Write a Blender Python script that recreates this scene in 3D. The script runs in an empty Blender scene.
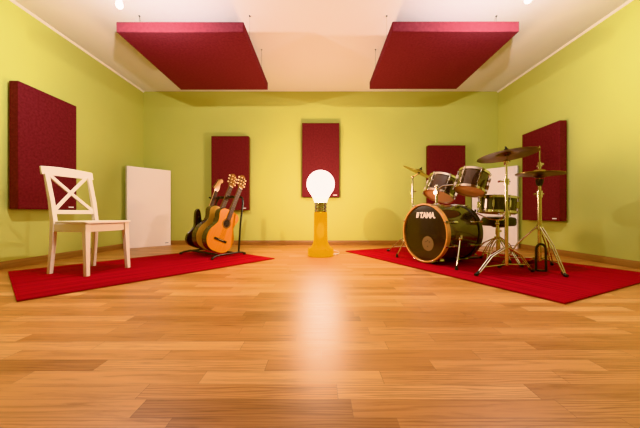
import bpy, bmesh, math, random
from mathutils import Vector, Matrix, Euler

random.seed(7)
PI = math.pi
V = Vector
scene = bpy.context.scene
col = scene.collection

# ------------------------------------------------------------------ helpers
def link_mesh(name, bm, mat, parent=None, smooth=True, bevel=0.0, seg=2, angle=35):
    bmesh.ops.recalc_face_normals(bm, faces=bm.faces[:])
    me = bpy.data.meshes.new(name)
    bm.to_mesh(me)
    bm.free()
    if smooth:
        for p in me.polygons:
            p.use_smooth = True
        me.set_sharp_from_angle(angle=math.radians(angle))
    me.materials.append(mat)
    o = bpy.data.objects.new(name, me)
    col.objects.link(o)
    if parent is not None:
        o.parent = parent
    if bevel > 0:
        m = o.modifiers.new('bevel', 'BEVEL')
        m.width = bevel
        m.segments = seg
        m.limit_method = 'ANGLE'
        m.angle_limit = math.radians(40)
    return o

def thing(name, label, cat, loc=(0, 0, 0), rot=None, group=None):
    o = bpy.data.objects.new(name, None)
    o.empty_display_size = 0.1
    col.objects.link(o)
    M = Matrix.Translation(V(loc))
    if rot is not None:
        M = M @ (rot.to_4x4() if hasattr(rot, 'to_4x4') else Euler(rot).to_matrix().to_4x4())
    o.matrix_basis = M
    o['label'] = label
    o['category'] = cat
    if group:
        o['group'] = group
    return o

def tag(o, label, cat, group=None):
    o['label'] = label
    o['category'] = cat
    if group:
        o['group'] = group
    return o

def struct(name, bm, mat, **k):
    o = link_mesh(name, bm, mat, **k)
    o['kind'] = 'structure'
    return o

def B():
    return bmesh.new()

def box(bm, c, s, M=None):
    """box centred at c with full size s; M an optional extra matrix"""
    T = Matrix.Translation(V(c)) @ Matrix.Diagonal((s[0], s[1], s[2], 1))
    if M is not None:
        T = M @ T
    bmesh.ops.create_cube(bm, size=1.0, matrix=T)
    return bm

def loft(bm, rings, caps=True, closed=False):
    vr = [[bm.verts.new(V(p)) for p in r] for r in rings]
    n = len(vr[0])
    m = len(vr)
    for i in range(m if closed else m - 1):
        a, b = vr[i], vr[(i + 1) % m]
        for j in range(n):
            bm.faces.new((a[j], a[(j + 1) % n], b[(j + 1) % n], b[j]))
    if caps and not closed:
        bm.faces.new(list(reversed(vr[0])))
        bm.faces.new(vr[-1])
    return bm

def beam(bm, secs):
    """secs: (centre, hx, hy) rectangles lying in xy planes"""
    rings = []
    for c, hx, hy in secs:
        c = V(c)
        rings.append([c + V((-hx, -hy, 0)), c + V((hx, -hy, 0)), c + V((hx, hy, 0)), c + V((-hx, hy, 0))])
    return loft(bm, rings)

def bar(bm, a, b, w, t, up=(0, 0, 1)):
    """straight rectangular bar a->b, width w (across), thickness t (along up-ish)"""
    a, b = V(a), V(b)
    d = (b - a).normalized()
    s = d.cross(V(up))
    if s.length < 1e-4:
        s = d.cross(V((1, 0, 0)))
    s.normalize()
    u = s.cross(d)
    rings = []
    for p in (a, b):
        rings.append([p - s * w / 2 - u * t / 2, p + s * w / 2 - u * t / 2, p + s * w / 2 + u * t / 2, p - s * w / 2 + u * t / 2])
    return loft(bm, rings)

def tube(bm, pts, r, seg=12, closed=False):
    pts = [V(p) for p in pts]
    n = len(pts)
    rr = r if isinstance(r, (list, tuple)) else [r] * n
    tang = []
    for i in range(n):
        if closed:
            d = pts[(i + 1) % n] - pts[i - 1]
        elif i == 0:
            d = pts[1] - pts[0]
        elif i == n - 1:
            d = pts[-1] - pts[-2]
        else:
            d = (pts[i + 1] - pts[i]).normalized() + (pts[i] - pts[i - 1]).normalized()
        tang.append(d.normalized())
    ref = V((0, 0, 1)) if abs(tang[0].z) < 0.9 else V((1, 0, 0))
    nrm = tang[0].cross(ref).normalized()
    rings = []
    for i in range(n):
        nrm = (nrm - tang[i] * nrm.dot(tang[i])).normalized()
        bn = tang[i].cross(nrm)
        rings.append([pts[i] + (nrm * math.cos(2 * PI * k / seg) + bn * math.sin(2 * PI * k / seg)) * rr[i] for k in range(seg)])
    return loft(bm, rings, closed=closed)

def axis_matrix(p, d):
    """frame at p whose z axis is d"""
    return Matrix.Translation(V(p)) @ V(d).to_track_quat('Z', 'Y').to_matrix().to_4x4()

def lathe(bm, prof, seg=32, M=None, close=False):
    """prof: list of (r,z). Ends with r=0 are closed by a fan; close joins last to first."""
    M = M or Matrix.Identity(4)
    rows = []
    for r, z in prof:
        if r < 1e-6:
            rows.append([bm.verts.new(M @ V((0, 0, z)))])
        else:
            rows.append([bm.verts.new(M @ V((r * math.cos(2 * PI * k / seg), r * math.sin(2 * PI * k / seg), z))) for k in range(seg)])
    m = len(rows)
    for i in range(m if close else m - 1):
        a, b = rows[i], rows[(i + 1) % m]
        for k in range(seg):
            k2 = (k + 1) % seg
            if len(a) == 1 and len(b) == 1:
                continue
            if len(a) == 1:
                bm.faces.new((a[0], b[k], b[k2]))
            elif len(b) == 1:
                bm.faces.new((a[k], b[0], a[k2]))
            else:
                bm.faces.new((a[k], a[k2], b[k2], b[k]))
    return bm

def cyl(bm, a, b, r, seg=16, r2=None):
    return tube(bm, [a, b], [r, r if r2 is None else r2], seg)

def ball(bm, c, r, seg=16, sc=(1, 1, 1)):
    T = Matrix.Translation(V(c)) @ Matrix.Diagonal((sc[0], sc[1], sc[2], 1))
    bmesh.ops.create_uvsphere(bm, u_segments=seg, v_segments=max(6, seg // 2), radius=r, matrix=T)
    return bm

def catmull(pts, sub=6, closed=True):
    out = []
    n = len(pts)
    for i in range(n if closed else n - 1):
        p0, p1, p2, p3 = [V(pts[(i + k) % n]) if closed else V(pts[min(max(i + k, 0), n - 1)]) for k in (-1, 0, 1, 2)]
        for s in range(sub):
            t = s / sub
            out.append(0.5 * ((2 * p1) + (-p0 + p2) * t + (2 * p0 - 5 * p1 + 4 * p2 - p3) * t * t + (-p0 + 3 * p1 - 3 * p2 + p3) * t ** 3))
    if not closed:
        out.append(V(pts[-1]))
    return out

def prism(bm, outline, y0, y1, M=None):
    """outline of (x,z) points swept from y0 to y1"""
    M = M or Matrix.Identity(4)
    return loft(bm, [[M @ V((p[0], y0, p[1])) for p in outline], [M @ V((p[0], y1, p[1])) for p in outline]])

# ------------------------------------------------------------------ materials
def mat(name, color, rough=0.5, metal=0.0, var=0.12, scale=6.0, bump=0.0, bscale=200.0, coat=0.0, spec=0.5, emit=None, estr=0.0, sheen=0.0):
    m = bpy.data.materials.new(name)
    m.use_nodes = True
    nt = m.node_tree
    b = nt.nodes['Principled BSDF']
    b.inputs['Roughness'].default_value = rough
    b.inputs['Metallic'].default_value = metal
    b.inputs['Coat Weight'].default_value = coat
    b.inputs['Coat Roughness'].default_value = 0.06
    b.inputs['Specular IOR Level'].default_value = spec
    b.inputs['Sheen Weight'].default_value = sheen
    tc = nt.nodes.new('ShaderNodeTexCoord')
    nz = nt.nodes.new('ShaderNodeTexNoise')
    nz.inputs['Scale'].default_value = scale
    nz.inputs['Detail'].default_value = 4
    nt.links.new(tc.outputs['Object'], nz.inputs['Vector'])
    rp = nt.nodes.new('ShaderNodeValToRGB')
    c = color
    rp.color_ramp.elements[0].position = 0.3
    rp.color_ramp.elements[1].position = 0.7
    rp.color_ramp.elements[0].color = (c[0] * (1 - var), c[1] * (1 - var), c[2] * (1 - var), 1)
    rp.color_ramp.elements[1].color = (min(1, c[0] * (1 + var)), min(1, c[1] * (1 + var)), min(1, c[2] * (1 + var)), 1)
    nt.links.new(nz.outputs['Fac'], rp.inputs['Fac'])
    nt.links.new(rp.outputs['Color'], b.inputs['Base Color'])
    if bump:
        n2 = nt.nodes.new('ShaderNodeTexNoise')
        n2.inputs['Scale'].default_value = bscale
        n2.inputs['Detail'].default_value = 3
        nt.links.new(tc.outputs['Object'], n2.inputs['Vector'])
        bp = nt.nodes.new('ShaderNodeBump')
        bp.inputs['Strength'].default_value = bump
        bp.inputs['Distance'].default_value = 0.002
        nt.links.new(n2.outputs['Fac'], bp.inputs['Height'])
        nt.links.new(bp.outputs['Normal'], b.inputs['Normal'])
    if emit:
        b.inputs['Emission Color'].default_value = (*emit, 1)
        b.inputs['Emission Strength'].default_value = estr
    return m

def emitter(name, color, strength):
    m = bpy.data.materials.new(name)
    m.use_nodes = True
    nt = m.node_tree
    nt.nodes.clear()
    e = nt.nodes.new('ShaderNodeEmission')
    e.inputs['Color'].default_value = (*color, 1)
    e.inputs['Strength'].default_value = strength
    o = nt.nodes.new('ShaderNodeOutputMaterial')
    nt.links.new(e.outputs[0], o.inputs['Surface'])
    return m

class G:
    """tiny node graph helper"""
    def __init__(s, nt):
        s.nt = nt
    def math(s, op, a, b=None, c=None):
        n = s.nt.nodes.new('ShaderNodeMath')
        n.operation = op
        for i, v in enumerate((a, b, c)):
            if v is None:
                continue
            if isinstance(v, (int, float)):
                n.inputs[i].default_value = v
            else:
                s.nt.links.new(v, n.inputs[i])
        return n.outputs[0]
    def comb(s, x, y, z):
        n = s.nt.nodes.new('ShaderNodeCombineXYZ')
        for i, v in enumerate((x, y, z)):
            if isinstance(v, (int, float)):
                n.inputs[i].default_value = v
            else:
                s.nt.links.new(v, n.inputs[i])
        return n.outputs[0]
    def noise(s, vec, scale, detail=3, rough=0.5, dist=0.0):
        n = s.nt.nodes.new('ShaderNodeTexNoise')
        n.inputs['Scale'].default_value = scale
        n.inputs['Detail'].default_value = detail
        n.inputs['Roughness'].default_value = rough
        n.inputs['Distortion'].default_value = dist
        s.nt.links.new(vec, n.inputs['Vector'])
        return n.outputs['Fac']
    def white(s, vec):
        n = s.nt.nodes.new('ShaderNodeTexWhiteNoise')
        n.noise_dimensions = '3D'
        s.nt.links.new(vec, n.inputs['Vector'])
        return n.outputs['Value']
    def ramp(s, fac, stops):
        n = s.nt.nodes.new('ShaderNodeValToRGB')
        e = n.color_ramp.elements
        while len(e) < len(stops):
            e.new(0.5)
        for el, (p, c) in zip(e, stops):
            el.position = p
            el.color = (*c, 1)
        s.nt.links.new(fac, n.inputs['Fac'])
        return n.outputs['Color']
    def mix(s, fac, a, b, mode='MIX'):
        n = s.nt.nodes.new('ShaderNodeMix')
        n.data_type = 'RGBA'
        n.blend_type = mode
        for i, v in ((0, fac), (6, a), (7, b)):
            if isinstance(v, (int, float)):
                n.inputs[i].default_value = v
            elif isinstance(v, tuple):
                n.inputs[i].default_value = (*v, 1)
            else:
                s.nt.links.new(v, n.inputs[i])
        return n.outputs[2]

def floor_material():
    m = bpy.data.materials.new('oak_strip_parquet')
    m.use_nodes = True
    nt = m.node_tree
    b = nt.nodes['Principled BSDF']
    g = G(nt)
    tc = nt.nodes.new('ShaderNodeTexCoord')
    sp = nt.nodes.new('ShaderNodeSeparateXYZ')
    nt.links.new(tc.outputs['Object'], sp.inputs[0])
    x, y = sp.outputs[0], sp.outputs[1]
    W, L = 0.068, 0.56
    v = g.math('DIVIDE', y, W)
    row = g.math('FLOOR', v)
    off = g.white(g.comb(row, 3.7, 1.3))
    u = g.math('ADD', g.math('DIVIDE', x, L), g.math('MULTIPLY', off, 9.0))
    cell = g.math('FLOOR', u)
    idv = g.white(g.comb(row, cell, 5.1))
    id2 = g.white(g.comb(cell, row, 9.4))
    base = g.ramp(idv, [(0.0, (0.36, 0.148, 0.044)), (0.15, (0.46, 0.20, 0.064)), (0.6, (0.52, 0.24, 0.082)), (0.88, (0.59, 0.29, 0.108)), (1.0, (0.66, 0.36, 0.15))])
    gv = g.comb(g.math('MULTIPLY', x, 2.2), g.math('MULTIPLY', y, 34.0), g.math('MULTIPLY', id2, 40.0))
    gr = g.noise(gv, 1.6, 5, 0.6, 0.8)
    grain = g.ramp(gr, [(0.30, (0.58, 0.50, 0.44)), (0.50, (0.95, 0.94, 0.93)), (0.75, (1.12, 1.12, 1.12))])
    c1 = g.mix(0.75, base, grain, 'MULTIPLY')
    # cathedral figure: distorted bands on some of the strips
    wv = nt.nodes.new('ShaderNodeTexWave')
    wv.wave_type = 'BANDS'
    wv.bands_direction = 'Y'
    wv.inputs['Scale'].default_value = 1.0
    wv.inputs['Distortion'].default_value = 9.0
    wv.inputs['Detail'].default_value = 2
    wv.inputs['Detail Scale'].default_value = 0.9
    nt.links.new(g.comb(g.math('MULTIPLY', x, 3.4), g.math('MULTIPLY', y, 30.0), g.math('MULTIPLY', id2, 60.0)), wv.inputs['Vector'])
    fig = g.ramp(wv.outputs['Fac'], [(0.0, (0.62, 0.53, 0.46)), (0.35, (1, 1, 1))])
    figamt = g.math('MULTIPLY', g.math('GREATER_THAN', id2, 0.5), 0.7)
    c2 = g.mix(figamt, c1, fig, 'MULTIPLY')
    fv = g.math('FRACT', v)
    fu = g.math('FRACT', u)
    e1 = g.math('LESS_THAN', fv, 0.02)
    e2 = g.math('LESS_THAN', fu, 0.0035)
    edge = g.math('MULTIPLY', g.math('MAXIMUM', e1, e2), 0.45)
    c3 = g.mix(edge, c2, (0.16, 0.07, 0.025))
    nt.links.new(c3, b.inputs['Base Color'])
    rg = g.math('ADD', 0.32, g.math('MULTIPLY', gr, 0.14))
    nt.links.new(rg, b.inputs['Roughness'])
    b.inputs['Specular IOR Level'].default_value = 0.5
    bp = nt.nodes.new('ShaderNodeBump')
    bp.inputs['Strength'].default_value = 0.05
    bp.inputs['Distance'].default_value = 0.002
    nt.links.new(gr, bp.inputs['Height'])
    nt.links.new(bp.outputs['Normal'], b.inputs['Normal'])
    return m

def wood_material(name, dark, light, axis=2, rough=0.35, coat=0.2, freq=40.0):
    m = bpy.data.materials.new(name)
    m.use_nodes = True
    nt = m.node_tree
    b = nt.nodes['Principled BSDF']
    g = G(nt)
    tc = nt.nodes.new('ShaderNodeTexCoord')
    sp = nt.nodes.new('ShaderNodeSeparateXYZ')
    nt.links.new(tc.outputs['Object'], sp.inputs[0])
    comps = [g.math('MULTIPLY', sp.outputs[i], 2.0 if i == axis else freq) for i in range(3)]
    n = g.noise(g.comb(*comps), 1.5, 4, 0.55, 0.4)
    c = g.ramp(n, [(0.3, dark), (0.7, light)])
    nt.links.new(c, b.inputs['Base Color'])
    b.inputs['Roughness'].default_value = rough
    b.inputs['Coat Weight'].default_value = coat
    return m

def rug_material(name, color):
    m = bpy.data.materials.new(name)
    m.use_nodes = True
    nt = m.node_tree
    b = nt.nodes['Principled BSDF']
    g = G(nt)
    tc = nt.nodes.new('ShaderNodeTexCoord')
    sp = nt.nodes.new('ShaderNodeSeparateXYZ')
    nt.links.new(tc.outputs['Object'], sp.inputs[0])
    x, y = sp.outputs[0], sp.outputs[1]
    rib = g.math('ADD', g.math('MULTIPLY', g.math('SINE', g.math('MULTIPLY', y, 2 * PI / 0.026)), 0.5), 0.5)
    band = g.noise(g.comb(g.math('MULTIPLY', x, 0.9), g.math('MULTIPLY', y, 38.0), 0.0), 1.0, 3, 0.6)
    k = tuple(color)
    c = g.ramp(band, [(0.3, tuple(a * 0.45 for a in k)), (0.5, k), (0.75, tuple(a * 1.22 for a in k))])
    c2 = g.mix(g.math('MULTIPLY', g.math('SUBTRACT', 1.0, rib), 0.35), c, tuple(a * 0.4 for a in k))
    nt.links.new(c2, b.inputs['Base Color'])
    b.inputs['Roughness'].default_value = 0.9
    b.inputs['Specular IOR Level'].default_value = 0.03
    bp = nt.nodes.new('ShaderNodeBump')
    bp.inputs['Strength'].default_value = 0.5
    bp.inputs['Distance'].default_value = 0.004
    nt.links.new(g.math('ADD', rib, g.noise(tc.outputs['Object'], 300, 2)), bp.inputs['Height'])
    nt.links.new(bp.outputs['Normal'], b.inputs['Normal'])
    return m

def glass_orange(name):
    m = bpy.data.materials.new(name)
    m.use_nodes = True
    nt = m.node_tree
    nt.nodes.clear()
    tr = nt.nodes.new('ShaderNodeBsdfTranslucent')
    tr.inputs['Color'].default_value = (0.22, 0.12, 0.000, 1)
    tp = nt.nodes.new('ShaderNodeBsdfTransparent')
    tp.inputs['Color'].default_value = (1.0, 0.72, 0.01, 1)
    gl = nt.nodes.new('ShaderNodeBsdfGlossy')
    gl.inputs['Roughness'].default_value = 0.08
    df = nt.nodes.new('ShaderNodeBsdfDiffuse')
    df.inputs['Color'].default_value = (0.16, 0.075, 0.000, 1)
    nz = nt.nodes.new('ShaderNodeTexNoise')
    nz.inputs['Scale'].default_value = 9
    tc = nt.nodes.new('ShaderNodeTexCoord')
    nt.links.new(tc.outputs['Object'], nz.inputs['Vector'])
    mr = nt.nodes.new('ShaderNodeMapRange')
    mr.inputs['To Min'].default_value = 0.42
    mr.inputs['To Max'].default_value = 0.55
    nt.links.new(nz.outputs['Fac'], mr.inputs['Value'])
    a = nt.nodes.new('ShaderNodeMixShader')
    nt.links.new(mr.outputs[0], a.inputs[0])
    nt.links.new(tr.outputs[0], a.inputs[1])
    nt.links.new(tp.outputs[0], a.inputs[2])
    a2 = nt.nodes.new('ShaderNodeMixShader')
    a2.inputs[0].default_value = 0.35
    nt.links.new(a.outputs[0], a2.inputs[1])
    nt.links.new(df.outputs[0], a2.inputs[2])
    lw = nt.nodes.new('ShaderNodeLayerWeight')
    lw.inputs['Blend'].default_value = 0.04
    c = nt.nodes.new('ShaderNodeMixShader')
    nt.links.new(lw.outputs['Fresnel'], c.inputs[0])
    nt.links.new(a2.outputs[0], c.inputs[1])
    nt.links.new(gl.outputs[0], c.inputs[2])
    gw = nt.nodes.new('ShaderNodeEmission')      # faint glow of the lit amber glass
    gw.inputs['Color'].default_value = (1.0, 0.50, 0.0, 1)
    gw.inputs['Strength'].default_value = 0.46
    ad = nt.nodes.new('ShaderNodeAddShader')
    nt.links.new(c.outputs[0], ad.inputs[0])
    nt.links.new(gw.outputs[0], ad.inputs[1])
    o = nt.nodes.new('ShaderNodeOutputMaterial')
    nt.links.new(ad.outputs[0], o.inputs['Surface'])
    m.cycles.emission_sampling = 'NONE'
    return m

M_WALL = mat('lime_wall_paint', (0.50, 0.515, 0.155), 0.85, var=0.025, scale=1.3, bump=0.08, bscale=160, spec=0.25)
M_CEIL = mat('white_ceiling_paint', (0.78, 0.75, 0.755), 0.9, var=0.015, scale=1.2, spec=0.2)
M_TRIMW = mat('white_cove_trim', (0.84, 0.80, 0.74), 0.7, var=0.02)
M_FLOOR = floor_material()
M_SKIRT = wood_material('oak_skirting', (0.24, 0.11, 0.038), (0.33, 0.155, 0.055), axis=0, rough=0.4)
M_SKIRTY = wood_material('oak_skirting_side', (0.24, 0.11, 0.038), (0.33, 0.155, 0.055), axis=1, rough=0.4)
M_FELT = mat('dark_red_felt', (0.140, 0.030, 0.036), 0.95, var=0.18, scale=45, bump=0.5, bscale=420, spec=0.04)
M_FELTC = mat('crimson_felt', (0.165, 0.036, 0.046), 0.95, var=0.14, scale=45, bump=0.5, bscale=420, spec=0.04)
M_WHITEP = mat('white_board', (0.80, 0.74, 0.72), 0.6, var=0.02, scale=2)
M_TAG = mat('white_label', (0.85, 0.82, 0.8), 0.5, var=0.02)
M_TAGD = mat('grey_label', (0.18, 0.16, 0.17), 0.5, var=0.02)
M_WIRE = mat('steel_wire', (0.35, 0.33, 0.3), 0.35, metal=1.0, var=0.05)
M_RUG = rug_material('red_woven_rug', (0.34, 0.013, 0.021))
M_CHAIR = mat('white_painted_wood', (0.83, 0.76, 0.67), 0.38, var=0.03, scale=4, coat=0.1)
M_CHROME = mat('chrome', (0.78, 0.74, 0.68), 0.12, metal=1.0, var=0.06)
M_GOLD = mat('warm_chrome', (0.74, 0.64, 0.46), 0.2, metal=1.0, var=0.06)
M_RUBBER = mat('black_rubber', (0.012, 0.011, 0.011), 0.6, var=0.2)
M_BLACKM = mat('black_powder_coat', (0.012, 0.011, 0.011), 0.4, var=0.2)
M_SHELL = mat('glossy_black_shell', (0.100, 0.068, 0.056), 0.16, metal=0.75, var=0.25, coat=1.0)
M_SNARE = mat('dark_snare_shell', (0.045, 0.030, 0.025), 0.2, metal=0.5, var=0.25, coat=0.6)
M_BHEAD = mat('black_drum_skin', (0.010, 0.008, 0.007), 0.22, var=0.25, coat=0.3)
M_HEAD = mat('coated_drum_skin', (0.86, 0.52, 0.32), 0.45, var=0.05)
M_AHOOP = mat('amber_hoop', (0.55, 0.27, 0.09), 0.22, var=0.15, scale=14, coat=0.6)  # amber tone for the front hoop of the bass drum
M_DHOOP = mat('dark_hoop', (0.05, 0.045, 0.035), 0.25, var=0.15, coat=0.5)
M_INK = mat('white_lettering', (0.86, 0.80, 0.76), 0.5, var=0.02)
M_PORT = mat('tan_port_patch', (0.17, 0.105, 0.048), 0.5, var=0.12)
M_BRONZE = mat('shaded_bronze', (0.23, 0.15, 0.11), 0.34, metal=1.0, var=0.15, scale=14)  # dark base colour carries the shade on the ride cymbal's underside
M_BRASS = mat('brass_bronze', (0.62, 0.44, 0.15), 0.3, metal=1.0, var=0.12, scale=14)
M_SEAT = mat('black_vinyl', (0.014, 0.013, 0.013), 0.42, var=0.15, bump=0.15)
M_SPRUCE = wood_material('orange_spruce', (0.56, 0.19, 0.010), (0.66, 0.245, 0.016), axis=2, rough=0.28, coat=0.5, freq=60)
M_SPRUCE2 = wood_material('honey_spruce', (0.56, 0.29, 0.055), (0.66, 0.36, 0.08), axis=2, rough=0.28, coat=0.5, freq=60)
M_ROSE = wood_material('dark_rosewood', (0.035, 0.016, 0.008), (0.075, 0.036, 0.016), axis=2, rough=0.25, coat=0.5)
M_FRET = wood_material('rosewood_fretboard', (0.050, 0.024, 0.018), (0.095, 0.050, 0.038), axis=2, rough=0.65, coat=0.0)
M_MAPLE = wood_material('maple_neck', (0.68, 0.36, 0.13), (0.80, 0.46, 0.20), axis=2, rough=0.3, coat=0.4)
M_MAHOG = wood_material('brown_headstock', (0.15, 0.06, 0.016), (0.23, 0.10, 0.028), axis=2, rough=0.3, coat=0.4)
M_SUNB = mat('dark_sunburst', (0.028, 0.010, 0.007), 0.12, var=0.3, coat=1.0)
M_PEGS = mat('cream_tuner_buttons', (0.85, 0.62, 0.34), 0.3, var=0.06)
M_HOLE = mat('sound_hole_dark', (0.008, 0.005, 0.004), 0.8, var=0.1)
M_STRING = mat('guitar_string', (0.22, 0.16, 0.12), 0.5, metal=1.0, var=0.05)
M_OGLASS = glass_orange('orange_glass')
M_GLOBE = emitter('opal_globe_light', (1.0, 0.94, 0.86), 2.5)
M_INNER = emitter('amber_inner_bulb', (0.9, 1.0, 0.0), 0.95)
M_PEND = emitter('clear_bulb_light', (1.0, 0.95, 0.92), 12.0)
for m_ in (M_PEND, M_GLOBE, M_INNER):   # glowing glass: light from the lamp inside passes through it
    nt_ = m_.node_tree
    add_ = nt_.nodes.new('ShaderNodeAddShader')
    tp_ = nt_.nodes.new('ShaderNodeBsdfTransparent')
    em_ = [n for n in nt_.nodes if n.type == 'EMISSION'][0]
    out_ = [n for n in nt_.nodes if n.type == 'OUTPUT_MATERIAL'][0]
    nt_.links.new(em_.outputs[0], add_.inputs[0])
    nt_.links.new(tp_.outputs[0], add_.inputs[1])
    nt_.links.new(add_.outputs[0], out_.inputs['Surface'])
    m_.cycles.emission_sampling = 'NONE'
def point_light(name, parent, loc, energy, color, radius):
    ld = bpy.data.lights.new(name, 'POINT')
    ld.energy = energy
    ld.color = color
    ld.shadow_soft_size = radius
    o = bpy.data.objects.new(name, ld)
    col.objects.link(o)
    o.parent = parent
    o.location = loc
    return o
M_CABLE = mat('white_cable', (0.8, 0.74, 0.66), 0.45, var=0.03)

# ------------------------------------------------------------------ room
XL, XR, YB, YF, H = -2.93, 2.955, 4.515, -2.6, 2.543
t = 0.12
struct('floor', box(B(), ((XL + XR) / 2, (YB + YF) / 2, -0.05), (XR - XL + 2 * t, YB - YF + 2 * t, 0.1)), M_FLOOR, smooth=False)
struct('ceiling', box(B(), ((XL + XR) / 2, (YB + YF) / 2, H + 0.05), (XR - XL + 2 * t, YB - YF + 2 * t, 0.1)), M_CEIL, smooth=False)
struct('wall_left', box(B(), (XL - t / 2, (YB + YF) / 2, H / 2), (t, YB - YF, H)), M_WALL, smooth=False)
struct('wall_right', box(B(), (XR + t / 2, (YB + YF) / 2, H / 2), (t, YB - YF, H)), M_WALL, smooth=False)
struct('wall_back', box(B(), ((XL + XR) / 2, YB + t / 2, H / 2), (XR - XL + 2 * t, t, H)), M_WALL, smooth=False)
struct('wall_front', box(B(), ((XL + XR) / 2, YF - t / 2, H / 2), (XR - XL + 2 * t, t, H)), M_WALL, smooth=False)

def skirting(a, b, inward):
    """moulded skirting board from a to b; inward = unit vector into the room"""
    a, b, n = V(a), V(b), V(inward)
    prof = [(0, 0), (0.014, 0), (0.014, 0.055), (0.010, 0.066), (0.004, 0.072), (0, 0.072)]
    return loft(B(), [[p + n * u + V((0, 0, w)) for u, w in prof] for p in (a, b)])

struct('baseboard_back', skirting((XL, YB, 0), (XR, YB, 0), (0, -1, 0)), M_SKIRT)
struct('baseboard_left', skirting((XL, YF, 0), (XL, YB - 0.014, 0), (1, 0, 0)), M_SKIRTY)
struct('baseboard_right', skirting((XR, YF, 0), (XR, YB - 0.014, 0), (-1, 0, 0)), M_SKIRTY)
struct('baseboard_front', skirting((XL + 0.014, YF, 0), (XR - 0.014, YF, 0), (0, 1, 0)), M_SKIRT)

def cove(a, b, inward):
    a, b, n = V(a), V(b), V(inward)
    prof = [(0, 0), (0.018, 0), (0.016, -0.007), (0.008, -0.014), (0.0, -0.019)]
    return loft(B(), [[p + n * u + V((0, 0, H + w)) for u, w in prof] for p in (a, b)])

struct('trim_1', cove((XL, YF, 0), (XL, YB, 0), (1, 0, 0)), M_TRIMW)
struct('trim_2', cove((XR, YF, 0), (XR, YB, 0), (-1, 0, 0)), M_TRIMW)

# ------------------------------------------------------------------ acoustic panels
def wall_panel(label, loc, rotz, w, h, d, m, group, tagmat=M_TAG, tagx=None, tagz=0.03):
    """loc = middle of the bottom edge of the back face, local -y faces the room"""
    r = thing('acoustic_panel', label, 'acoustic panel', loc, (0, 0, rotz), group)
    link_mesh('felt_body', box(B(), (0, -d / 2, h / 2), (w, d, h)), m, r, bevel=0.006)
    tx = w / 2 - 0.07 if tagx is None else tagx
    link_mesh('maker_label', box(B(), (tx, -d - 0.001, tagz), (0.062, 0.002, 0.013)), tagmat, r, smooth=False)
    # fixing rail between board and wall
    link_mesh('wall_mount', box(B(), (0, 0.012, h * 0.8), (w * 0.5, 0.024, 0.04)), M_WIRE, r, smooth=False)
    return r

GP = 'dark red acoustic panels on the walls'
PD = 0.088
yb = YB - 0.024
wall_panel('dark red felt acoustic panel on the back wall, in the middle behind the bulb lamp', (0.012, yb, 0.785), 0, 0.605, 1.20, PD, M_FELT, GP)
wall_panel('dark red felt acoustic panel on the back wall behind the guitars', (-1.46, yb, 0.574), 0, 0.605, 1.20, PD, M_FELT, GP)
wall_panel('dark red felt acoustic panel on the back wall behind the drum kit', (2.055, yb, 0.424), 0, 0.605, 1.20, PD, M_FELT, GP)
wall_panel('dark red felt acoustic panel on the left wall behind the white chair', (XL + 0.024, 2.845, 0.557), PI / 2, 0.61, 1.20, PD, M_FELT, GP)
wall_panel('dark red felt acoustic panel on the right wall behind the hi-hat', (XR - 0.024, 3.528, 0.424), -PI / 2, 0.60, 1.20, PD, M_FELT, GP)

def floor_panel(label, a, b):
    """white board standing on the floor, front face from a to b"""
    a, b = V((*a, 0)), V((*b, 0))
    d = (b - a).normalized()
    n = V((0, 0, 1)).cross(d)          # away from the room
    ang = math.atan2(d.y, d.x)
    mid = (a + b) / 2 + n * 0.078
    r = thing('white_panel', label, 'panel', mid, (0, 0, ang), 'white panels standing across the corners')
    w = (b - a).length
    link_mesh('board', box(B(), (0, -0.039, 0.609), (w, 0.078, 1.218)), M_WHITEP, r, bevel=0.004)
    link_mesh('maker_label', box(B(), (w / 2 - 0.06, -0.079, 0.045), (0.05, 0.002, 0.010)), M_TAGD, r, smooth=False)
    return r

floor_panel('tall white panel standing on the floor across the left back corner beside the guitars', (-2.83, 3.985), (-2.435, 4.440))
floor_panel('tall white panel standing on the floor across the right back corner behind the snare drum', (2.48, 4.440), (2.875, 3.960))

def ceiling_panel(label, x0, x1, y0, y1, z0, z1):
    r = thing('ceiling_panel', label, 'acoustic panel', ((x0 + x1) / 2, (y0 + y1) / 2, z0), None, 'red acoustic panels hung from the ceiling')
    w, l, h = x1 - x0, y1 - y0, z1 - z0
    link_mesh('felt_body', box(B(), (0, 0, h / 2), (w, l, h)), M_FELTC, r, bevel=0.006)
    inner = 1 if x0 < 0 else -1
    for sx in (-1, 1):
        for yy in (2.79 - (y0 + y1) / 2, 3.36 - (y0 + y1) / 2):
            x = sx * (w / 2 - (0.004 if sx == inner else 0.062))
            bm = B()
            cyl(bm, (x, yy, h), (x, yy, H - z0), 0.0016, 8)
            lathe(bm, [(0, 0), (0.009, 0), (0.009, 0.006), (0, 0.006)], 12, Matrix.Translation((x, yy, H - z0 - 0.006)))
            link_mesh('suspension_wire', bm, M_WIRE, r)
    return r

ceiling_panel('square crimson acoustic panel hung under the ceiling on the guitar side', -1.915, -0.717, 2.555, 3.745, 2.219, 2.315)
ceiling_panel('square crimson acoustic panel hung under the ceiling on the drum kit side', 0.680, 1.872, 2.555, 3.735, 2.224, 2.320)

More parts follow.
